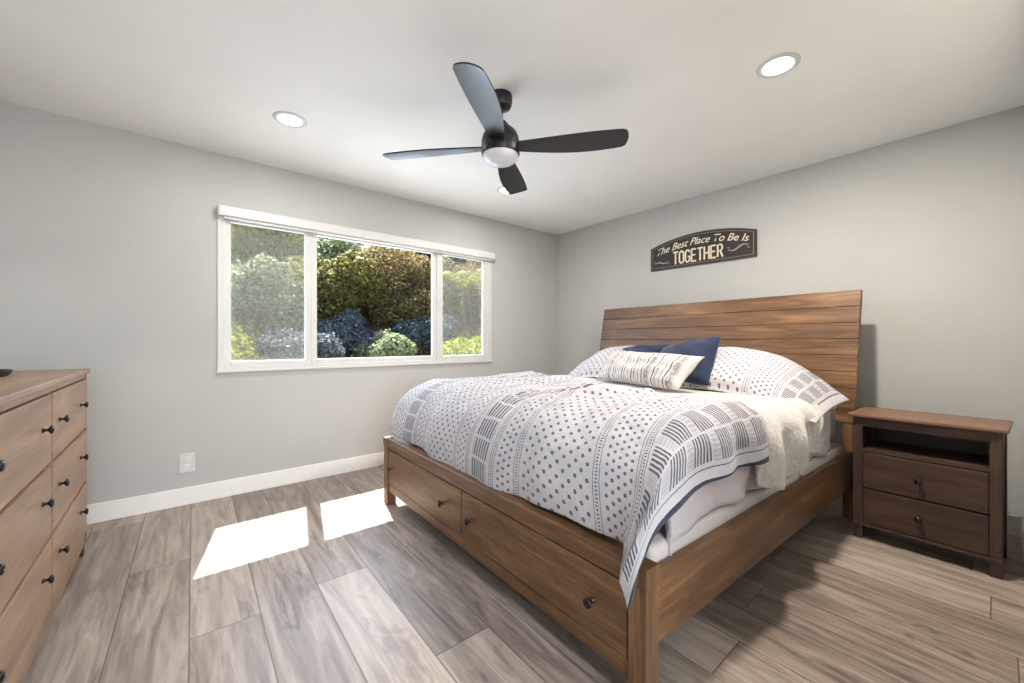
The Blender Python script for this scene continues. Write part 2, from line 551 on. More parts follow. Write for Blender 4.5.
# ------------------------------------------------------------------ recessed lights
LED = emit('downlight_lens', (1.0, 0.97, 0.92), 14)
def downlight(x, y, label, power=12, col=(1.0, .95, .90)):
    t = tag(empty('recessed_light', (x, y, ZC)), label, 'ceiling light', 'recessed lights in the ceiling')
    bm = bmesh.new(); lathe(bm, [(.064, .0), (.064, .0045), (.070, .008), (.086, .006), (.091, .002), (.091, .0)], 48, axis='-z')
    obj('trim_ring', bm, M['vinyl'], t, True)
    bm = bmesh.new(); lathe(bm, [(.064, .001), (.064, .005), (.05, .006), (0, .006)], 48, axis='-z')
    obj('lens', bm, LED, t, True)
    a = area('recessed_light_lamp', (0, 0, -.012), (0, 0, 0), .12, .12, power, col, 'DISK'); a.parent = t
downlight(.533, 2.719, 'white recessed ceiling light lit above the left pane of the window')
downlight(2.238, .678, 'white recessed ceiling light lit above the head of the bed, right of the fan', 54, (1.0, .91, .80))
downlight(2.247, 2.762, 'white recessed ceiling light lit just behind the tip of a fan blade')
# unseen hall fixture, added as fill from behind the camera
hl = tag(empty('hall_fill_fixture', (.1, -1.2, ZC)), 'added unseen round white fill light in the hall behind the camera', 'ceiling light')
bm = bmesh.new(); lathe(bm, [(0, 0), (.16, 0), (.16, .02), (.14, .05), (.07, .075), (0, .08)], 40, axis='-z'); obj('shade', bm, emit('hall_fill_shade', (1, .95, .88), 4), hl, True)
a = area('hall_fill_lamp', (0, 0, -.10), (0, 0, 0), .3, .3, 26, (1.0, .96, .92), 'DISK'); a.parent = hl

# ------------------------------------------------------------------ ceiling fan
fan = tag(empty('ceiling_fan', (1.358, 1.725, ZC)), 'black four-blade ceiling fan with a frosted light dome, off', 'ceiling fan')
bm = bmesh.new(); lathe(bm, [(0, 0), (.062, 0), (.064, .012), (.062, .05), (.054, .066), (.03, .072), (.024, .078), (0, .078)], 40, axis='-z')
obj('canopy', bm, M['fan_black'], fan, True, 40)
bm = bmesh.new(); lathe(bm, [(0, .06), (.0135, .06), (.0135, .17), (0, .17)], 20, axis='-z'); obj('downrod', bm, M['fan_black'], fan, True, 40)
bm = bmesh.new(); lathe(bm, [(0, .135), (.020, .135), (.030, .142), (.032, .152), (.044, .158), (.050, .168), (.053, .178), (.070, .186), (.085, .200), (.096, .222),
                             (.103, .250), (.105, .285), (.104, .318), (.100, .325), (0, .325)], 48, axis='-z')
obj('motor_housing', bm, M['fan_black'], fan, True, 35)
m = Mat('frosted_dome', 0.25, 0.5); m.b.inputs['Base Color'].default_value = (*lin(214, 214, 220), 1)
m.b.inputs['Subsurface Weight'].default_value = 0.2
m.b.inputs['Subsurface Radius'].default_value = (.03, .03, .03)
bm = bmesh.new(); lathe(bm, [(0, .322), (.097, .322), (.0965, .332), (.090, .346), (.074, .360), (.045, .370), (.02, .374), (0, .375)], 48, axis='-z')
obj('light_dome', bm, m.m, fan, True)
def blade_bm():
    bm = bmesh.new()
    n, k = 26, 8
    r0, r1 = .085, .672
    top, bot = [], []
    for i in range(n + 1):
        t = i / n; r = r0 + (r1 - r0) * t
        w_ = .036 + .036 * math.sin(min(1, t / .70) * PI / 2) - .010 * max(0, (t - .70) / .30) ** 1.6
        if t > .96: w_ -= .008 * ((t - .96) / .04) ** 2
        rowt, rowb = [], []
        for j in range(k + 1):
            s = -1 + 2 * j / k
            y = s * w_ + .012 * math.sin(t * PI)
            z = .004 * (1 - s * s)
            rr = r + (-.012 * s * s * (1 if t > .9 else 0)) * (t - .9) / .1 if t > .9 else r
            rowt.append(bm.verts.new((rr, y, z + .0035))); rowb.append(bm.verts.new((rr, y, z - .0035)))
        top.append(rowt); bot.append(rowb)
    for i in range(n):
        for j in range(k):
            bm.faces.new((top[i][j], top[i + 1][j], top[i + 1][j + 1], top[i][j + 1]))
            bm.faces.new((bot[i][j], bot[i][j + 1], bot[i + 1][j + 1], bot[i + 1][j]))
        bm.faces.new((top[i][0], bot[i][0], bot[i + 1][0], top[i + 1][0]))
        bm.faces.new((top[i][k], top[i + 1][k], bot[i + 1][k], bot[i][k]))
    for j in range(k):
        bm.faces.new((top[0][j], top[0][j + 1], bot[0][j + 1], bot[0][j]))
        bm.faces.new((top[n][j], bot[n][j], bot[n][j + 1], top[n][j + 1]))
    return bm
b0 = None
for a in (-49.5, 40.5, 130.5, 220.5):
    if b0 is None:
        b0 = o = obj('blade', blade_bm(), M['blade'], fan, True, 50)
    else:
        o = b0.copy(); COL.objects.link(o); o.parent = fan
    o.matrix_local = Matrix.Translation((0, 0, -.282)) @ Matrix.Rotation(R(a), 4, 'Z') @ Matrix.Rotation(R(-12), 4, 'X')

# ------------------------------------------------------------------ bed frame (local: x foot->head, y right->left)
BO = (1.036, .637, 0); BT = R(-1.968); BW = 2.074
bed = tag(empty('bed_frame', BO, BT), 'brown wooden storage bed frame with a plank headboard and two drawers in its foot', 'bed')
# posts at the foot
for y0, lab in ((0, None), (BW - .074, None)):
    bm = bmesh.new(); box(bm, 0, .062, y0 + .004, y0 + .070, 0, .392, bev=.004)
    box(bm, -.004, .066, y0, y0 + .074, .392, .452, bev=.006)
    obj('post', bm, M['bed'][2], bed)
bm = bmesh.new()
box(bm, .004, .085, .070, BW - .070, .383, .450, bev=.004)               # top rail
obj('top_rail', bm, M['bed'][1], bed)
obj('bottom_rail', B(.010, .045, .068, BW - .068, .092, .147, bev=.003), M['bed'][1], bed)
obj('drawer_case', B(.030, .50, .078, BW - .078, .215, .384), M['dark_inside'], bed)
for y0, y1, ks in ((.076, 1.040, (.211, .955)), (1.047, BW - .076, (1.222, 1.935))):
    d = obj('drawer', B(.006, .030, y0, y1, .151, .377, bev=.003), M['bed'][1], bed)
    for ky in ks: knob(d, (.006, ky, .262), '-x', M['pewter'], 1.0)
for y0 in (.012, BW - .040):
    obj('side_rail', B(.060, 2.235, y0, y0 + .028, .205, .424, bev=.004), M['bed'][0], bed)
obj('centre_slat_support', B(.60, 2.20, .98, 1.10, .10, .31), M['bed'][0], bed)
bm = bmesh.new()
for i in range(11): box(bm, .62 + i * .148, .70 + i * .148, .040, BW - .040, .310, .330, bev=.002)
obj('slats', bm, M['bed'][1], bed)
for y0 in (-.004, BW - .066):
    obj('headboard_leg', B(2.205, 2.262, y0, y0 + .07, 0, .62, bev=.004), M['bed'][2], bed)
# leaning plank headboard, planks of solid boards with grooves between
def hb_x(z): 
    t = (z - .60) / .84
    return 2.200 + .115 * t + .028 * t * t
prof_f = []
zs = [.600 + i * .105 for i in range(9)]
pts = []
for i in range(8):
    z0, z1 = zs[i], zs[i + 1]
    if i > 0: pts.append((z0 + .003, 0)); 
    else: pts.append((z0, 0))
    pts.append(((z0 + z1) / 2, 0))
    if i < 7: pts.append((z1 - .003, 0)); pts.append((z1, .006))
    else: pts.append((z1, 0))
front = [(hb_x(z) + dx, z) for z, dx in pts]
back = [(hb_x(z) + .045, z) for z, dx in pts][::-1]
bm = bmesh.new(); prism(bm, front + back, 1, .002, BW - .002, bev=.004)
obj('headboard', bm, M['bed'][1], bed)
obj('headboard_rail', B(2.215, 2.25, .06, BW - .06, .60, .67, bev=.003), M['bed'][1], bed)

# ------------------------------------------------------------------ mattress set
def L(name, label, cat, **k):                       # a top-level thing in bed coordinates
    e = empty(name, BO, BT); return tag(e, label, cat, **k)

def rbox(x0, x1, y0, y1, z0, z1, r, seg=4, cuts=0):
    bm = bmesh.new(); box(bm, x0, x1, y0, y1, z0, z1, bev=r, seg=seg); return bm

def place_bed(o):
    o.location = BO; o.rotation_euler = (0, 0, BT); return o

tag(place_bed(obj('mattress_foundation', rbox(.09, 2.17, .045, BW - .045, .331, .470, .02), M['foundation'], None, True, 40)),
    'low pale grey fabric foundation lying inside the bed frame under the mattress', 'mattress foundation')
mt = L('mattress', 'thick grey mattress seen beside the throw below the patterned pillow sham', 'mattress')
obj('mattress_body', rbox(.20, 2.16, .075, BW - .075, .471, .765, .06, 5), M['mattress'], mt, True, 50)
bm = bmesh.new()
for zz in (.535, .700):
    path = []
    for i in range(2): pass
    box(bm, .27, 2.10, .069, .079, zz - .004, zz + .004, bev=.003)
obj('piping', bm, M['sheet'], mt)
tg = obj('care_tag', B(1.345, 1.375, .034, .037, .430, .470, bev=0), fabric('tag_white', lin(225, 215, 205)), mt)
tg['label'] = 'small white and red care tag'
obj('tag_print', B(1.345, 1.375, .0325, .0338, .418, .444, bev=0), fabric('tag_red', lin(150, 62, 45)), tg)


def sheet_mesh(nu, nv, f, uvf=None):
    bm = bmesh.new(); uvl = bm.loops.layers.uv.new('UVMap')
    g = [[bm.verts.new(f(i / nu, j / nv)) for j in range(nv + 1)] for i in range(nu + 1)]
    for i in range(nu):
        for j in range(nv):
            fc = bm.faces.new((g[i][j], g[i + 1][j], g[i + 1][j + 1], g[i][j + 1]))
            if uvf:
                for lp, (a, b) in zip(fc.loops, ((i, j), (i + 1, j), (i + 1, j + 1), (i, j + 1))):
                    lp[uvl].uv = uvf(a / nu, b / nv)
    return bm


def fin(name, bm, mat, parent=None, thick=0.0, offset=-1.0, mat_off=0, sub=0):
    me = bpy.data.meshes.new(name); bm.to_mesh(me); bm.free()
    for m_ in (mat if isinstance(mat, (list, tuple)) else [mat]): me.materials.append(m_)
    for p in me.polygons: p.use_smooth = True
    o = bpy.data.objects.new(name, me); COL.objects.link(o)
    if parent: o.parent = parent
    if thick:
        md = o.modifiers.new('thickness', 'SOLIDIFY'); md.thickness = thick; md.offset = offset
        md.material_offset = mat_off; md.material_offset_rim = mat_off; md.use_even_offset = False
    if sub:
        md = o.modifiers.new('smooth', 'SUBSURF'); md.levels = sub; md.render_levels = sub
    return o


def sm(x, a, b):
    t = max(0.0, min(1.0, (x - a) / (b - a))); return t * t * (3 - 2 * t)


def bend(t, r, flare=0.0):
    if t <= 0: return 0.0, 0.0
    if t < r * PI / 2:
        a = t / r; return r * math.sin(a), r * (1 - math.cos(a))
    e = t - r * PI / 2
    return r + flare * e, r + e


def nz(x, y, s, seed=0.0):
    return noise.noise(Vector((x * s, y * s, seed)))


# sheet hanging over the mattress sides
def sheet_f(u, v):
    # flat: x along bed, y from right hem to left hem
    fx = .02 + u * 1.88
    hem = .30 + .035 * nz(fx, 0, 3.0, 3)
    fy = (.075 - hem) + v * ((BW - .075 + hem) - (.075 - hem))
    t = .075 - fy; t2 = fy - (BW - .075); s = .075 if t > 0 else 0
    r_ = .03
    o1, d1 = bend(t + r_ * .3, r_); o2, d2 = bend(t2 + r_ * .3, r_)
    y = fy if (t < -r_ * .3 and t2 < -r_ * .3) else (.075 + r_ * .3 - o1 if t >= -r_ * .3 else BW - .075 - r_ * .3 + o2)
    ox_, dx_ = bend(.24 - fx, .06)
    x = fx if fx > .24 else .24 - ox_
    z = .772 - max(d1, d2) - min(dx_, .1)
    if t > .02:
        k = sm(t, .02, .2)
        y -= k * (.012 + .012 * math.sin(fx * 23 + 3 * nz(fx, t, 2.0)) + .014 * nz(fx * 1.0, t * 2.5, 7.0, 1))
        z += k * .012 * nz(fx, t, 6.0, 9)
    return Vector((x, y, z))
sh = fin('flat_sheet', sheet_mesh(150, 130, sheet_f), M['sheet'], None, .003)
place_bed(sh); tag(sh, 'plain grey-lilac bed sheet hanging in loose folds below the duvet hem', 'bed sheet')

# duvet
XF0 = .37
def duvet_flat(u, v):
    # right hem reaches further down at the foot corner
    fx_foot = XF0 - .565 + .02 * math.sin(v * 9)
    yr = lambda fx: -(.158 + .025 * (1 - sm(fx, .1, .4)) + .10 * (1 - sm(fx, -.22, .24)) + .008 * math.sin(fx * 9))
    # head edge runs on a diagonal
    fy0 = -.25 + v * (BW + .40)
    head = .80 + .42 * sm(fy0, .5, 1.9) + .05 * (1 - sm(fy0, -.1, .1)) + .010 * math.sin(fy0 * 8)
    fx = fx_foot + u * (head - fx_foot)
    lo = yr(fx); hi = BW + .16
    fy = lo + v * (hi - lo)
    return fx, fy

def duvet_f(u, v):
    fx, fy = duvet_flat(u, v)
    ry = .12; y0 = ry + .000; y1 = BW - ry - .02
    rx = .33
    tx = XF0 - fx; ty0 = y0 - fy; ty1 = fy - y1
    ox_, dx_ = bend(tx, rx); oa, da = bend(ty0, ry, .06); ob, db = bend(ty1, ry, .03)
    x = fx if tx <= 0 else XF0 - ox_
    y = fy
    if ty0 > 0:
        kc = sm(tx, .34, .62)
        y = y0 - (oa * (1 - kc) + kc * .21 * ty0)
    if ty1 > 0: y = y1 + ob
    dy = max(da, db)
    p = 3.0
    dz = (dx_ ** p + dy ** p) ** (1 / p) if (dx_ > 0 and dy > 0) else max(dx_, dy)
    # loose cloth swings outwards round the corner
    if tx > 0 and ty0 > 0:
        c = min(1, tx / .35) * min(1, ty0 / .25)
        x -= .095 * c
    top = 1.0 - sm(dz, .02, .20)
    z = .835 - dz
    if tx > .3 and ty0 > .05: z -= .045 * sm(tx, .3, .56) * sm(ty0, .05, .3)
    z += top * (.020 * nz(fx, fy, 1.7, 2) + .010 * nz(fx, fy, 4.5, 5))
    # quilt puffs and creases
    z += top * .010 * nz(fx * .6, fy * 2.2, 6.0, 8)
    z += top * (.0075 * nz(fx, fy * 1.6, 11.0, 31) + .009 * abs(nz(fx * 1.8, fy, 7.0, 41)) + .010 * sm(fx, .1, .5) * (1 - abs(2 * nz(fx * .5, fy * 2.4, 4.5, 51))))
    # long folds running towards the head, from the foot corner to the pillows
    for (ya, yb, amp, wd, xa) in ((.78, .46, .032, .035, .10), (1.02, .88, .018, .035, .25), (1.50, 1.25, .018, .05, .3), (.30, .26, .010, .03, .2)):
        yy = ya + (yb - ya) * sm(fx, .1, 1.1) + .02 * math.sin(fx * 7)
        z += top * amp * math.exp(-((fy - yy) / wd) ** 2) * sm(fx, xa, xa + .35)
    # gentle waves in the hanging sides
    if ty0 > 0.05:
        k = sm(ty0, .05, .25); y -= (k if fx > .1 else 0) * sm(fx, .1, .3) * .012 * math.sin(fx * 17 + 2 * nz(fx, 0, 2, 4))
    if tx > .1:
        k = sm(tx, .1, .5); x += k * (.014 * nz(fy, 0, 4.0, 6) + .006 * math.sin(fy * 21))
        z += k * .010 * nz(fy, 0, 2.5, 11)
    return Vector((x, y, z))

def duvet_uv(u, v):
    fx, fy = duvet_flat(u, v)
    lo = -(.158 + .025 * (1 - sm(fx, .1, .4)) + .10 * (1 - sm(fx, -.22, .24)))
    return (fy - lo if fy < .2 else (fy + .158 + (-(lo) - .158) * (1 - sm(fy, .2, .9))), fx)
bmD = sheet_mesh(190, 230, duvet_f, duvet_uv)
duv = fin('duvet', bmD, [M['duvet'], M['navy_lining']], None, .010, -1.0, 1)
place_bed(duv); tag(duv, 'white duvet block-printed with dark dots and hatching, spread over the foot of the bed', 'duvet')

# cream throw between duvet and pillows, hanging down the right side
def throw_flat(u, v):
    fy0 = -.40 + v * (BW + .52)
    foot = .66 + .42 * sm(fy0, .5, 1.9) + .12 * (1 - sm(fy0, -.1, .1))
    head = 1.62 - .14 * (1 - sm(fy0, -.25, .1)) + .03 * math.sin(fy0 * 5)
    fx = foot + u * (head - foot)
    return fx, fy0
def throw_f(u, v):
    fx, fy = throw_flat(u, v)
    hem = .235 + .035 * math.sin((fx - .8) * 8.0)
    if fy < 0: fy = fy / .40 * hem
    ry = .10; y0 = ry + .01; y1 = BW - ry - .01
    ty0 = y0 - fy; ty1 = fy - y1
    oa, da = bend(ty0, ry, .02); ob, db = bend(ty1, ry)
    y = fy
    if ty0 > 0: y = y0 - oa
    if ty1 > 0: y = y1 + ob
    z = .806 - max(da, db) + .010 * nz(fx, fy, 3.0, 21) + .018 * nz(fx, fy, 9.0, 22) * .4
    # folded-over fat edge towards the duvet
    z += .022 * math.exp(-((u - .22) / .06) ** 2) * (1 - sm(max(da, db), .0, .1))
    if ty0 > .04:
        k = sm(ty0, .04, .25); y -= k * (.020 + .022 * math.sin(fx * 21 + 1.2)); 
    return Vector((fx, y, z))
bmT = sheet_mesh(110, 220, throw_f)
th = fin('throw_blanket', bmT, M['sherpa'], None, .014, -1.0)
place_bed(th); tag(th, 'fluffy cream throw lying between the duvet and the pillows, one end hanging beside the mattress', 'blanket')


# pillows from four corners of their middle surface (bed coordinates)
def pillow(name, TL, TR, BR, BL, thick, mat, label, cat, droop=None, uvw=None, uvflip=False, pinch=.06, n=44, seed=0, wr=.012, par=None, mat2=None, flange=0.0):
    TL, TR, BR, BL = map(Vector, (TL, TR, BR, BL))
    W_ = (TR - TL).length; H_ = (TL - BL).length
    nrm = ((TR - TL).cross(TL - BL)).normalized()          # points to the front when x runs left->right as seen
    bm = bmesh.new(); uvl = bm.loops.layers.uv.new('UVMap')
    def mid(s, t):                                          # s left->right, t bottom->top in 0..1
        cs, ct = s * 2 - 1, t * 2 - 1
        ps = 1 - pinch * (1 - ct * ct) ** 1 * abs(cs) ** 3 * 1.0
        pt = 1 - pinch * (1 - cs * cs) ** 1 * abs(ct) ** 3 * 1.2
        s2, t2 = (cs * ps + 1) / 2, (ct * pt + 1) / 2
        P = BL * (1 - s2) * (1 - t2) + BR * s2 * (1 - t2) + TL * (1 - s2) * t2 + TR * s2 * t2
        if droop: P = P + Vector(droop(s2, t2))
        return P
    def h(s, t):
        cs, ct = abs(s * 2 - 1), abs(t * 2 - 1)
        if flange: cs = min(1, cs * (1 + flange)); ct = min(1, ct * (1 + flange))
        e = max(0, 1 - cs ** 2.6) ** .55 * max(0, 1 - ct ** 2.6) ** .55
        return thick / 2 * e
    sides = []
    for sg in (1, -1):
        g = []
        for i in range(n + 1):
            row = []
            for j in range(n + 1):
                s, t = i / n, j / n
                e = h(s, t)
                k = min(1, e / (thick * .25))
                P = mid(s, t) + nrm * sg * (e + .0015) + nrm * sg * k * wr * noise.noise(Vector((s * 5 + seed, t * 5, sg)))
                row.append(bm.verts.new(P))
            g.append(row)
        sides.append(g)
        for i in range(n):
            for j in range(n):
                q = (g[i][j], g[i + 1][j], g[i + 1][j + 1], g[i][j + 1])
                st = ((i, j), (i + 1, j), (i + 1, j + 1), (i, j + 1))
                if sg < 0: q = q[::-1]; st = st[::-1]
                f_ = bm.faces.new(q)
                f_.material_index = 1 if (mat2 and sg < 0) else 0
                for lp, (a, b) in zip(f_.loops, st):
                    uu = a / n * W_
                    lp[uvl].uv = ((W_ - uu) if uvflip else uu, b / n * H_)
    a, b = sides
    for i in range(n):
        for k_ in (0, n):
            bm.faces.new((a[i][k_], a[i + 1][k_], b[i + 1][k_], b[i][k_])) if k_ == n else bm.faces.new((a[i + 1][k_], a[i][k_], b[i][k_], b[i + 1][k_]))
            bm.faces.new((a[k_][i + 1], a[k_][i], b[k_][i], b[k_][i + 1])) if k_ == n else bm.faces.new((a[k_][i], a[k_][i + 1], b[k_][i + 1], b[k_][i]))
    bmesh.ops.recalc_face_normals(bm, faces=bm.faces[:])
    o = fin(name, bm, [mat, mat2] if mat2 else mat)
    place_bed(o); tag(o, label, cat); return o

# sleeping pillows in printed shams, right one drooping over the mattress edge
dr = lambda s, t: (-.02 * s, 0, -(.12 + .15 * t) * max(0, (s - .40) / .60) ** 2.0)
pillow('pillow', (2.09, 1.03, 1.035), (2.02, -.015, 1.035), (1.40, -.02, .825), (1.48, 1.03, .800), .21, M['sham'],
       'wide pillow in a dotted print sham drooping over the right edge of the bed', 'pillow', droop=dr, uvflip=True, seed=3, mat2=M['navy_lining'], flange=.05, pinch=.03)
dl = lambda s, t: (0, 0, -.24 * max(0, (.55 - s) / .55) ** 2.0)
pillow('pillow', (2.06, 2.06, 1.03), (2.09, 1.06, 1.035), (1.55, 1.06, .815), (1.49, 2.03, .815), .21, M['sham'],
       'pillow in a dotted print sham mostly hidden behind the striped cushion', 'pillow', droop=dl, seed=5, mat2=M['navy_lining'], flange=.05, pinch=.03)
pillow('cushion', (1.92, 1.535, 1.05), (1.90, 1.075, 1.085), (1.66, 1.06, .87), (1.70, 1.52, .87), .12, M['navy'],
       'dark blue cushion at the back, only its top edge showing over the striped cushion', 'cushion', seed=8)
pillow('cushion', (1.80, 1.055, 1.055), (1.64, .555, 1.140), (1.43, .530, .838), (1.50, 1.00, .86), .15, M['navy'],
       'dark blue square cushion leaning upright right of the striped cushion', 'cushion', seed=11, pinch=.05)
pillow('cushion', (1.585, 1.375, 1.030), (1.255, .468, 1.020), (1.150, .570, .828), (1.39, 1.37, .828), .13, M['stripes'],
       'long cushion with navy, grey and tan stripes in front of the blue cushions', 'cushion', seed=14, pinch=.04)

# ------------------------------------------------------------------ nightstand
NS = tag(empty('nightstand', (2.9289, -.0357, 0), R(-2.64)), 'dark brown wooden nightstand with an open shelf over two drawers', 'nightstand')
nw, nd_ = .584, .383
obj('table_top', B(0, nd_, 0, nw, .682, .700, bev=.004), M['night_top'], NS)
yl0, yl1 = .019, .565
for (x0, x1) in ((.020, .060), (.325, .365)):
    for (y0, y1) in ((yl0, .060), (.522, yl1)):
        obj('leg', B(x0, x1, y0, y1, 0, .682, bev=.003), M['night'][2], NS)
for (y0, y1) in ((.024, .038), (.546, .560)):
    obj('side_panel', B(.058, .327, y0, y1, .085, .682), M['night'][2], NS)
obj('back_panel', B(.340, .352, .038, .546, .085, .682), M['night'][1], NS)
obj('top_rail', B(.022, .045, .058, .524, .632, .682), M['night'][1], NS)
obj('shelf', B(.022, .340, .038, .546, .490, .508), M['night'][1], NS)
obj('bottom_apron', B(.012, .060, .019, .565, .072, .088, bev=.003), M['night'][1], NS)
obj('bottom_panel', B(.058, .340, .038, .546, .074, .086), M['night'][1], NS)
for z0, z1, kz in ((.290, .484, .383), (.092, .282, .187)):
    d = obj('drawer', B(.020, .042, .062, .520, z0, z1, bev=.003), M['night'][1], NS)
    knob(d, (.020, .296, kz), '-x', M['pewter'], .95)
obj('drawer_case', B(.042, .335, .062, .520, .092, .484), M['dark_inside'], NS)

# ------------------------------------------------------------------ dresser (front faces +x)
DX = -.353
DR = tag(empty('dresser', (DX, 3.064, 0)), 'long brown wooden dresser with black knobs along the left edge', 'dresser')
DL = 1.62
def dloc(x0, x1, y0, y1, z0, z1, **k): return B(x0, x1, y0, y1, z0, z1, **k)
obj('dresser_top', dloc(-.470, .014, -DL - .012, 0, .943, .965, bev=.004), M['dress'][1], DR)
for y0 in (-.030, -DL): obj('side_panel', B(-.46, .000, y0, y0 + .024, .060, .943, bev=.002), M['dress'][2], DR)
bm = bmesh.new()
box(bm, -.02, -.004, -DL + .02, -.024, .918, .943); box(bm, -.02, -.004, -DL + .02, -.024, .060, .118)
box(bm, -.02, -.004, -.815, -.800, .118, .918)
for z in (.655, .385): box(bm, -.02, -.008, -DL + .02, -.024, z - .006, z + .006)
obj('face_frame', bm, M['dress'][1], DR)
obj('carcass', dloc(-.455, -.018, -DL + .02, -.03, .085, .94), M['dark_inside'], DR)  # shadow of the drawer gaps put into its near-black colour
for y0 in (-.055, -DL + .010):
    for x0 in (-.455, -.052):
        obj('foot', B(x0, x0 + .045, y0, y0 + .045, 0, .070, bev=.003), M['night'][2], DR)
for ya, yb, ks in ((-.800, -.034, (-.225, -.690)), (-DL + .028, -.818, (-.955, -1.49))):
    for z0, z1, kz in ((.664, .912, .800), (.394, .646, .545), (.123, .376, .280)):
        d = obj('drawer', dloc(-.016, .003, ya, yb, z0, z1, bev=.003), M['dress'][1], DR)
        for ky in ks: knob(d, (.003, ky, kz), 'x', M['black_knob'], .85)
# dark tray on the dresser
bm = bmesh.new()
lathe(bm, [(0, .0), (.105, .0), (.115, .008), (.122, .022), (.119, .023), (.110, .009), (.1, .006), (0, .006)], 48)
bmesh.ops.scale(bm, vec=(.9, 1.5, 1), verts=bm.verts[:])
tr = obj('tray', bm, M['black'], None, True, 40); tr.location = (-.625, 2.60, .9655)
tag(tr, 'low black oval tray on top of the dresser at the left edge of the photo', 'tray')

# ------------------------------------------------------------------ wall sign
def smx(s): return 2.22 - s
SG = tag(empty('wall_sign', (XR, 2.22, 1.806)), 'dark arched wooden sign with cream lettering on the wall above the bed', 'sign')
SW, SH0, SH1 = .957, .222, .300
def arch(s): t = (s / SW) * 2 - 1; return SH0 + (SH1 - SH0) * (1 - t * t)
def plaque(m0, x0, x1):
    bm = bmesh.new()
    n = 40
    top = [(-(m0 + (SW - 2 * m0) * i / n), arch(m0 + (SW - 2 * m0) * i / n) - m0) for i in range(n + 1)]
    prism(bm, top + [(-(SW - m0), m0), (-m0, m0)], 0, x0, x1, bev=.0)
    return bm
obj('board', plaque(0, -.016, -.001), plain('sign_edge_brown', lin(62, 52, 46), .7, var=.15), SG)
obj('sign_face', plaque(.012, -.0175, -.015), plain('sign_face_dark', lin(52, 46, 44), .75, var=.12, scale=30), SG)
cream = plain('sign_cream_paint', lin(226, 217, 190), .7)
grey = plain('sign_grey_paint', lin(156, 150, 142), .7)
def ribbon(bm, pts, wd, x=-.0182):
    """flat painted stroke on the sign; pts (s,t), wd = width or function of 0..1"""
    n = len(pts); L_, R_ = [], []
    for i, (s, t) in enumerate(pts):
        a = pts[max(0, i - 1)]; b = pts[min(n - 1, i + 1)]
        dx, dy = b[0] - a[0], b[1] - a[1]; l = math.hypot(dx, dy) or 1
        q = (wd(i / (n - 1)) if callable(wd) else wd) / 2
        L_.append(bm.verts.new((x, -(s - dy / l * q), t + dx / l * q))); R_.append(bm.verts.new((x, -(s + dy / l * q), t - dx / l * q)))
    for i in range(n - 1): bm.faces.new((L_[i], L_[i + 1], R_[i + 1], R_[i]))
bm = bmesh.new()
n = 40; m0 = .022
bp = [(m0 + (SW - 2 * m0) * i / n, arch(m0 + (SW - 2 * m0) * i / n) - m0) for i in range(n + 1)]
ribbon(bm, bp, .0025); ribbon(bm, [(SW - m0, arch(SW - m0) - m0), (SW - m0, m0)], .004); ribbon(bm, [(m0, m0), (SW - m0, m0)], .0025)
ribbon(bm, [(m0, m0), (m0, arch(m0) - m0)], .0025)
obj('border_line', bm, grey, SG)
# swashes
bm = bmesh.new()
def sw(s0, s1, t0, amp, fl=1, tilt=0.0):
    pts = []
    for i in range(41):
        k = i / 40; pts.append((s0 + (s1 - s0) * k, t0 + tilt * k + amp * math.sin(k * 2 * PI) * fl))
    ribbon(bm, pts, lambda k: .004 + .010 * math.sin(k * PI) ** 1.5)
    for e, sg in ((0, 1), (40, -1)):
        c = pts[e]; cur = []
        for i in range(14):
            a = -PI / 2 + sg * i / 13 * 4.2 if fl * sg > 0 else PI / 2 - sg * -1 * i / 13 * 4.2
            cur.append((c[0] + .012 * math.cos(a) * sg * .9, c[1] + (.012 if fl * sg > 0 else -.012) + .012 * math.sin(a)))
        ribbon(bm, cur, .004)
sw(.045, .190, .062, .010, 1, .012)
obj('swash', bm, grey, SG)
bm = bmesh.new()
sw(.735, .900, .088, -.014, 1, .020)
obj('swash', bm, grey, SG)

def text_mesh(body, size, shear=0, bold=0.0, space=1.0):
    cu = bpy.data.curves.new('t', 'FONT'); cu.body = body; cu.size = size; cu.shear = shear; cu.offset = bold; cu.space_character = space
    cu.resolution_u = 3; cu.fill_mode = 'FRONT'
    o = bpy.data.objects.new('t', cu); COL.objects.link(o)
    dg = bpy.context.evaluated_depsgraph_get(); dg.update()
    me = bpy.data.meshes.new_from_object(o.evaluated_get(dg))
    bpy.data.objects.remove(o); bpy.data.curves.remove(cu)
    return me
# block capitals drawn as painted strokes
CAPS = {'T': [[(0, 1), (1, 1)], [(.5, 1), (.5, 0)]], 'O': 'O', 'G': 'G',
        'E': [[(.9, 1), (0, 1), (0, 0), (.95, 0)], [(0, .52), (.75, .52)]], 'H': [[(0, 1), (0, 0)], [(1, 1), (1, 0)], [(0, .5), (1, .5)]],
        'R': 'R'}
def capstrokes(ch):
    def arc(cx, cy, rx, ry, a0, a1, n=9): return [(cx + rx * math.cos(R(a0 + (a1 - a0) * i / n)), cy + ry * math.sin(R(a0 + (a1 - a0) * i / n))) for i in range(n + 1)]
    if ch == 'O': return [arc(.5, .76, .5, .24, 0, 180) + arc(.5, .24, .5, .24, 180, 360) + [(1, .76)]]
    if ch == 'G': return [arc(.5, .76, .5, .24, 10, 180) + arc(.5, .24, .5, .24, 180, 360) + [(1, .46), (.55, .46)]]
    if ch == 'R': return [[(0, 0), (0, 1), (.5, 1)] + arc(.5, .75, .45, .25, 90, -90) + [(0, .5)], [(.5, .5), (1, 0)]]
    return CAPS[ch]
bm = bmesh.new()
word = 'TOGETHER'; s0, s1 = .232, .700; adv = (s1 - s0) / 8
t_lo, t_hi = .062, .140
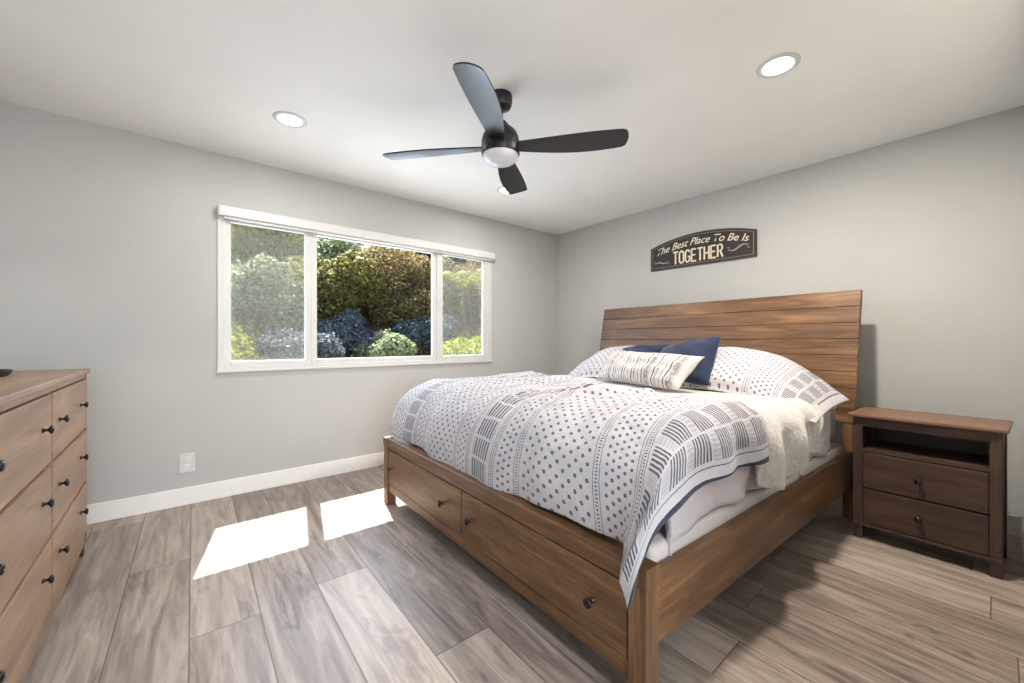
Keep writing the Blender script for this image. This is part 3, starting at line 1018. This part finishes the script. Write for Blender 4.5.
for i, ch in enumerate(word):
    k = i / 7
    a = s0 + adv * i + .008; wch = adv - .018
    lo, hi = .040 + .004 * k, .150
    for st in capstrokes(ch):
        P_ = [(a + p[0] * wch, lo + p[1] * (hi - lo)) for p in st]
        # split at sharp corners so each bar keeps its width
        if len(st) <= 4:
            for q0, q1 in zip(P_, P_[1:]):
                dx, dy = q1[0] - q0[0], q1[1] - q0[1]; l = math.hypot(dx, dy); ex, ey = dx / l * .005, dy / l * .005
                ribbon(bm, [(q0[0] - ex, q0[1] - ey), (q1[0] + ex, q1[1] + ey)], .0150)
        else: ribbon(bm, P_, .0150)
obj('lettering_together', bm, cream, SG)
# script line along the arch
me = text_mesh('The Best Place To Be Is', .092, .42, .0004, .96)
xs = [v.co.x for v in me.vertices]; x0, x1 = min(xs), max(xs)
for v in me.vertices:
    k = (v.co.x - x0) / (x1 - x0); s = .075 + k * .83
    base = arch(s) - .104 - .004 * (1 - (2 * k - 1) ** 2)
    sl = 2 * (SH1 - SH0) * -((s / SW) * 2 - 1) * 2 / SW
    v.co = Vector((-.0183, -s, base + v.co.y * 1.0))
me.materials.append(cream)
so = bpy.data.objects.new('lettering_script', me); COL.objects.link(so); so.parent = SG

# ------------------------------------------------------------------ outside: hillside and shrubs
def ground_z(x, y):
    return -.35 + max(0, y - 4.6) * .36 + max(0, y - 9) * .28 + .25 * noise.noise(Vector((x * .25, y * .25, 0)))
bm = bmesh.new()
nx, ny = 60, 60
g = [[bm.verts.new((-9 + 34 * i / nx, 3.75 + 26 * (j / ny) ** 1.3, 0)) for j in range(ny + 1)] for i in range(nx + 1)]
for r_ in g:
    for v in r_: v.co.z = ground_z(v.co.x, v.co.y)
for i in range(nx):
    for j in range(ny): bm.faces.new((g[i][j], g[i + 1][j], g[i + 1][j + 1], g[i][j + 1]))
mg = Mat('dry_hillside', .95, .1); c_ = mg.coord()
mg.color(mg.ramp(mg.noise(c_, 1.2, 6, .7), [(.35, lin(62, 54, 40)), (.5, lin(96, 84, 60)), (.65, lin(132, 112, 84))]))
mg.bump(mg.noise(c_, 14, 5), .8, .1)
tag(obj('hillside', bm, mg.m, None, True), kind='structure')

def leaf_mat(name, a, b, c, trans=.25):
    m = Mat(name, .7, .08)
    geo = m.t.nodes.new('ShaderNodeNewGeometry')
    col = m.ramp(N(m.t, geo.outputs['Random Per Island']), [(0.0, a), (.5, b), (1.0, c)])
    m.color(col)
    tl = m.t.nodes.new('ShaderNodeBsdfTranslucent'); m.t.links.new(col, tl.inputs[0])
    mx = m.t.nodes.new('ShaderNodeMixShader'); mx.inputs[0].default_value = trans
    m.t.links.new(m.b.outputs[0], mx.inputs[1]); m.t.links.new(tl.outputs[0], mx.inputs[2])
    m.t.links.new(mx.outputs[0], m.t.nodes['Material Output'].inputs[0])
    return m.m
LM = {
    'olive': leaf_mat('olive_leaves', lin(54, 52, 28), lin(86, 82, 44), lin(122, 114, 62)),
    'green': leaf_mat('grey_green_leaves', lin(70, 78, 58), lin(104, 112, 84), lin(140, 146, 112)),
    'blue': leaf_mat('blue_grey_leaves', lin(50, 57, 62), lin(72, 80, 86), lin(102, 110, 112)),  # grey-blue foliage, with the slope's bluish shade put into its colour
    'brown': leaf_mat('russet_leaves', lin(70, 60, 42), lin(102, 88, 58), lin(134, 118, 80)),
    'lime': leaf_mat('lime_leaves', lin(84, 96, 34), lin(118, 130, 50), lin(154, 160, 76), .3),
    'gold': leaf_mat('golden_green_leaves', lin(78, 80, 30), lin(106, 106, 42), lin(136, 134, 60), .3)}
bark = plain('bark', lin(82, 68, 54), .9, var=.25)

def foliage_bm(n, blobs, leaf, seed, droop=.2):
    rnd = random.Random(seed); bm = bmesh.new()
    tot = sum(b[3] ** 2 for b in blobs)
    for cx, cy, cz, r in blobs:
        for _ in range(int(n * r * r / tot)):
            d = Vector((rnd.gauss(0, 1), rnd.gauss(0, 1), rnd.gauss(0, 1))).normalized()
            rr = r * (1 - .45 * rnd.random() ** 2.2) * (1 + .28 * noise.noise(d * 2.6 + Vector((cx, cy, seed))))
            p = Vector((cx, cy, cz)) + Vector((d.x * rr, d.y * rr, d.z * rr * .85))
            if p.z < 0.02: continue
            t = Vector((rnd.gauss(0, 1), rnd.gauss(0, 1), rnd.gauss(0, 1) - droop)).normalized()
            nrm = (d + Vector((rnd.gauss(0, .6), rnd.gauss(0, .6), rnd.gauss(0, .6)))).normalized()
            s = t.cross(nrm).normalized(); L_ = leaf * rnd.uniform(.6, 1.4); W_ = L_ * .42
            a = bm.verts.new(p); b = bm.verts.new(p + t * L_ * .5 + s * W_); c = bm.verts.new(p + t * L_); e = bm.verts.new(p + t * L_ * .5 - s * W_)
            bm.faces.new((a, b, c, e))
    return bm

def stems_bm(blobs, seed):
    rnd = random.Random(seed); bm = bmesh.new()
    for cx, cy, cz, r in blobs:
        p0 = Vector((cx * .15, cy * .15, -.25)); p1 = Vector((cx, cy, cz)); 
        prev = None; n = 6
        for i in range(n + 1):
            k = i / n; c = p0.lerp(p1, k) + Vector((rnd.uniform(-.04, .04), rnd.uniform(-.04, .04), 0)); rad = (.05 * (1 - k) + .012)
            ring = [bm.verts.new(c + Vector((rad * math.cos(a * PI / 3), rad * math.sin(a * PI / 3), 0))) for a in range(6)]
            if prev:
                for a in range(6): bm.faces.new((prev[a], prev[(a + 1) % 6], ring[(a + 1) % 6], ring[a]))
            prev = ring
    return bm

def mk_shrub(name, x, y, size, kind, label, cat='shrub', seed=0, n=9000, leaf=.07, flat=1.0, shape=None):
    rnd = random.Random(seed)
    if shape is None:
        blobs = [(0, 0, size * .62, size * .62)]
        for _ in range(9):
            a = rnd.uniform(0, 2 * PI); q = rnd.uniform(.35, .8) * size
            blobs.append((q * math.cos(a), q * math.sin(a), size * rnd.uniform(.25, 1.15), size * rnd.uniform(.25, .45)))
    else: blobs = shape
    e = tag(empty(name, (x, y, ground_z(x, y))), label, cat, 'shrubs and trees on the slope outside the window')
    f = obj('foliage', foliage_bm(n, blobs, leaf, seed), LM[kind], e)
    obj('stem', stems_bm(blobs[:5], seed), bark, e)
    e.scale = (1, 1, flat)
    return e
# near the glass
mk_shrub('bush', 4.35, 6.4, .76, 'lime', 'bright yellow-green bush low outside the right window pane', seed=1, n=9000, leaf=.06)
mk_shrub('bush', 1.55, 6.9, .62, 'blue', 'low grey-blue bush at the bottom left corner of the centre window pane', seed=2, n=14000, leaf=.045)
mk_shrub('bush', 3.05, 7.1, .58, 'green', 'low grey-green bush at the bottom middle of the centre window pane', seed=3, n=14000, leaf=.045)
mk_shrub('bush', 4.15, 7.9, .66, 'blue', 'low grey-blue bush at the bottom right corner of the centre window pane', seed=23, n=13000, leaf=.05)
mk_shrub('bush', .55, 6.9, .62, 'gold', 'low golden bush along the bottom of the left window pane', seed=24, n=10000, leaf=.045)
mk_shrub('shrub', 2.30, 9.0, 1.35, 'olive', 'big olive-brown shrub filling the left half of the centre window pane', seed=4, n=30000, leaf=.06)
mk_shrub('shrub', 4.35, 9.3, 1.35, 'brown', 'big brown-leaved shrub filling the right half of the centre window pane', seed=5, n=28000, leaf=.06)
mk_shrub('shrub', .95, 8.6, 1.15, 'green', 'grey-green shrub seen through the left window pane, nearest the centre pane', seed=6, n=22000, leaf=.055)
mk_shrub('shrub', .0, 8.0, 1.0, 'green', 'pale grey-green shrub at the far left of the left window pane', seed=7, n=20000, leaf=.055)
mk_shrub('shrub', 6.3, 9.5, 1.35, 'brown', 'dull brown shrub behind the palm in the right window pane', seed=8, n=22000, leaf=.06)
mk_shrub('shrub', 1.9, 11.2, 1.2, 'gold', 'golden green shrub above the olive shrub at the left of the centre window pane', seed=9, n=14000, leaf=.08)
mk_shrub('shrub', 3.6, 12.6, 1.6, 'blue', 'shaded blue-grey shrub high behind the centre window pane', seed=10, n=16000, leaf=.09)
mk_shrub('shrub', 5.9, 12.8, 1.7, 'blue', 'shaded blue-grey shrub at the top right of the centre window pane', seed=12, n=16000, leaf=.09)
mk_shrub('shrub', 8.6, 12.4, 1.7, 'green', 'grey-green shrub at the top of the right window pane', seed=13, n=16000, leaf=.09)
mk_shrub('shrub', .3, 11.8, 1.4, 'brown', 'brown-leaved shrub high on the slope behind the left window pane', seed=14, n=13000, leaf=.08)
mk_shrub('shrub', 8.8, 9.3, 1.3, 'green', 'grey-green shrub beyond the right end of the window', seed=15, n=9000, leaf=.09)
mk_shrub('shrub', -2.1, 9.6, 1.4, 'green', 'grey-green shrub beyond the left end of the window', seed=16, n=9000, leaf=.09)
mk_shrub('bush', 2.45, 7.9, .66, 'blue', 'small shaded bush between the two low bushes in the centre window pane', seed=31, n=12000, leaf=.05)
mk_shrub('bush', 5.15, 7.35, .60, 'brown', 'small brown bush just above the bright bush in the right window pane', seed=32, n=10000, leaf=.05)
mk_shrub('shrub', 3.35, 9.9, 1.2, 'green', 'grey-green shrub between the two big shrubs in the centre window pane', seed=33, n=18000, leaf=.06)
# arching palm-like plant in the right pane
pe = tag(empty('palm', (5.15, 7.9, ground_z(5.15, 7.9))), 'arching yellow-green palm seen high in the right window pane', 'palm', 'shrubs and trees on the slope outside the window')
rnd = random.Random(4)
for k in range(7):
    bm = bmesh.new()
    a = .5 + k / 7 * 2 * PI; rise = rnd.uniform(2.0, 2.8)
    u_ = Vector((math.cos(a), math.sin(a), 0)); dv = Vector((-math.sin(a), math.cos(a), 0))
    cen = [u_ * (.95 * i / 19) + Vector((0, 0, 1.45 + rise * (i / 19) * .55 - 1.9 * (i / 19) ** 3)) for i in range(20)]
    rib = [[bm.verts.new(p + dv * q * (.012 - .009 * i / 19)) for q in (-1, 1)] for i, p in enumerate(cen)]
    for i in range(19): bm.faces.new((rib[i][0], rib[i + 1][0], rib[i + 1][1], rib[i][1]))
    for i in range(1, 19):
        for sg in (0, 1):
            L_ = .26 * math.sin(PI * (i / 19) ** .7)
            tip = cen[i] + dv * (sg * 2 - 1) * L_ + u_ * .10 + Vector((0, 0, -.10))
            bm.faces.new((rib[i][sg], bm.verts.new((rib[i][sg].co + rib[i + 1][sg].co) / 2), bm.verts.new(tip)))
    obj('frond', bm, LM['gold'], pe)
bm = bmesh.new(); lathe(bm, [(0, -.3), (.07, -.3), (.05, .5), (.04, 1.46), (0, 1.48)], 14); obj('trunk', bm, bark, pe, True)
# thin white stake
bm = bmesh.new(); lathe(bm, [(0, 0), (.014, 0), (.014, .85), (0, .86)], 10)
sx, sy = 2.42, 5.6
st = obj('garden_stake', bm, plain('white_stake', lin(205, 205, 200), .6), None, True, 40); st.location = (sx, sy, ground_z(sx, sy) - .1)
tag(st, 'thin white garden stake standing outside the centre window pane', 'stake')
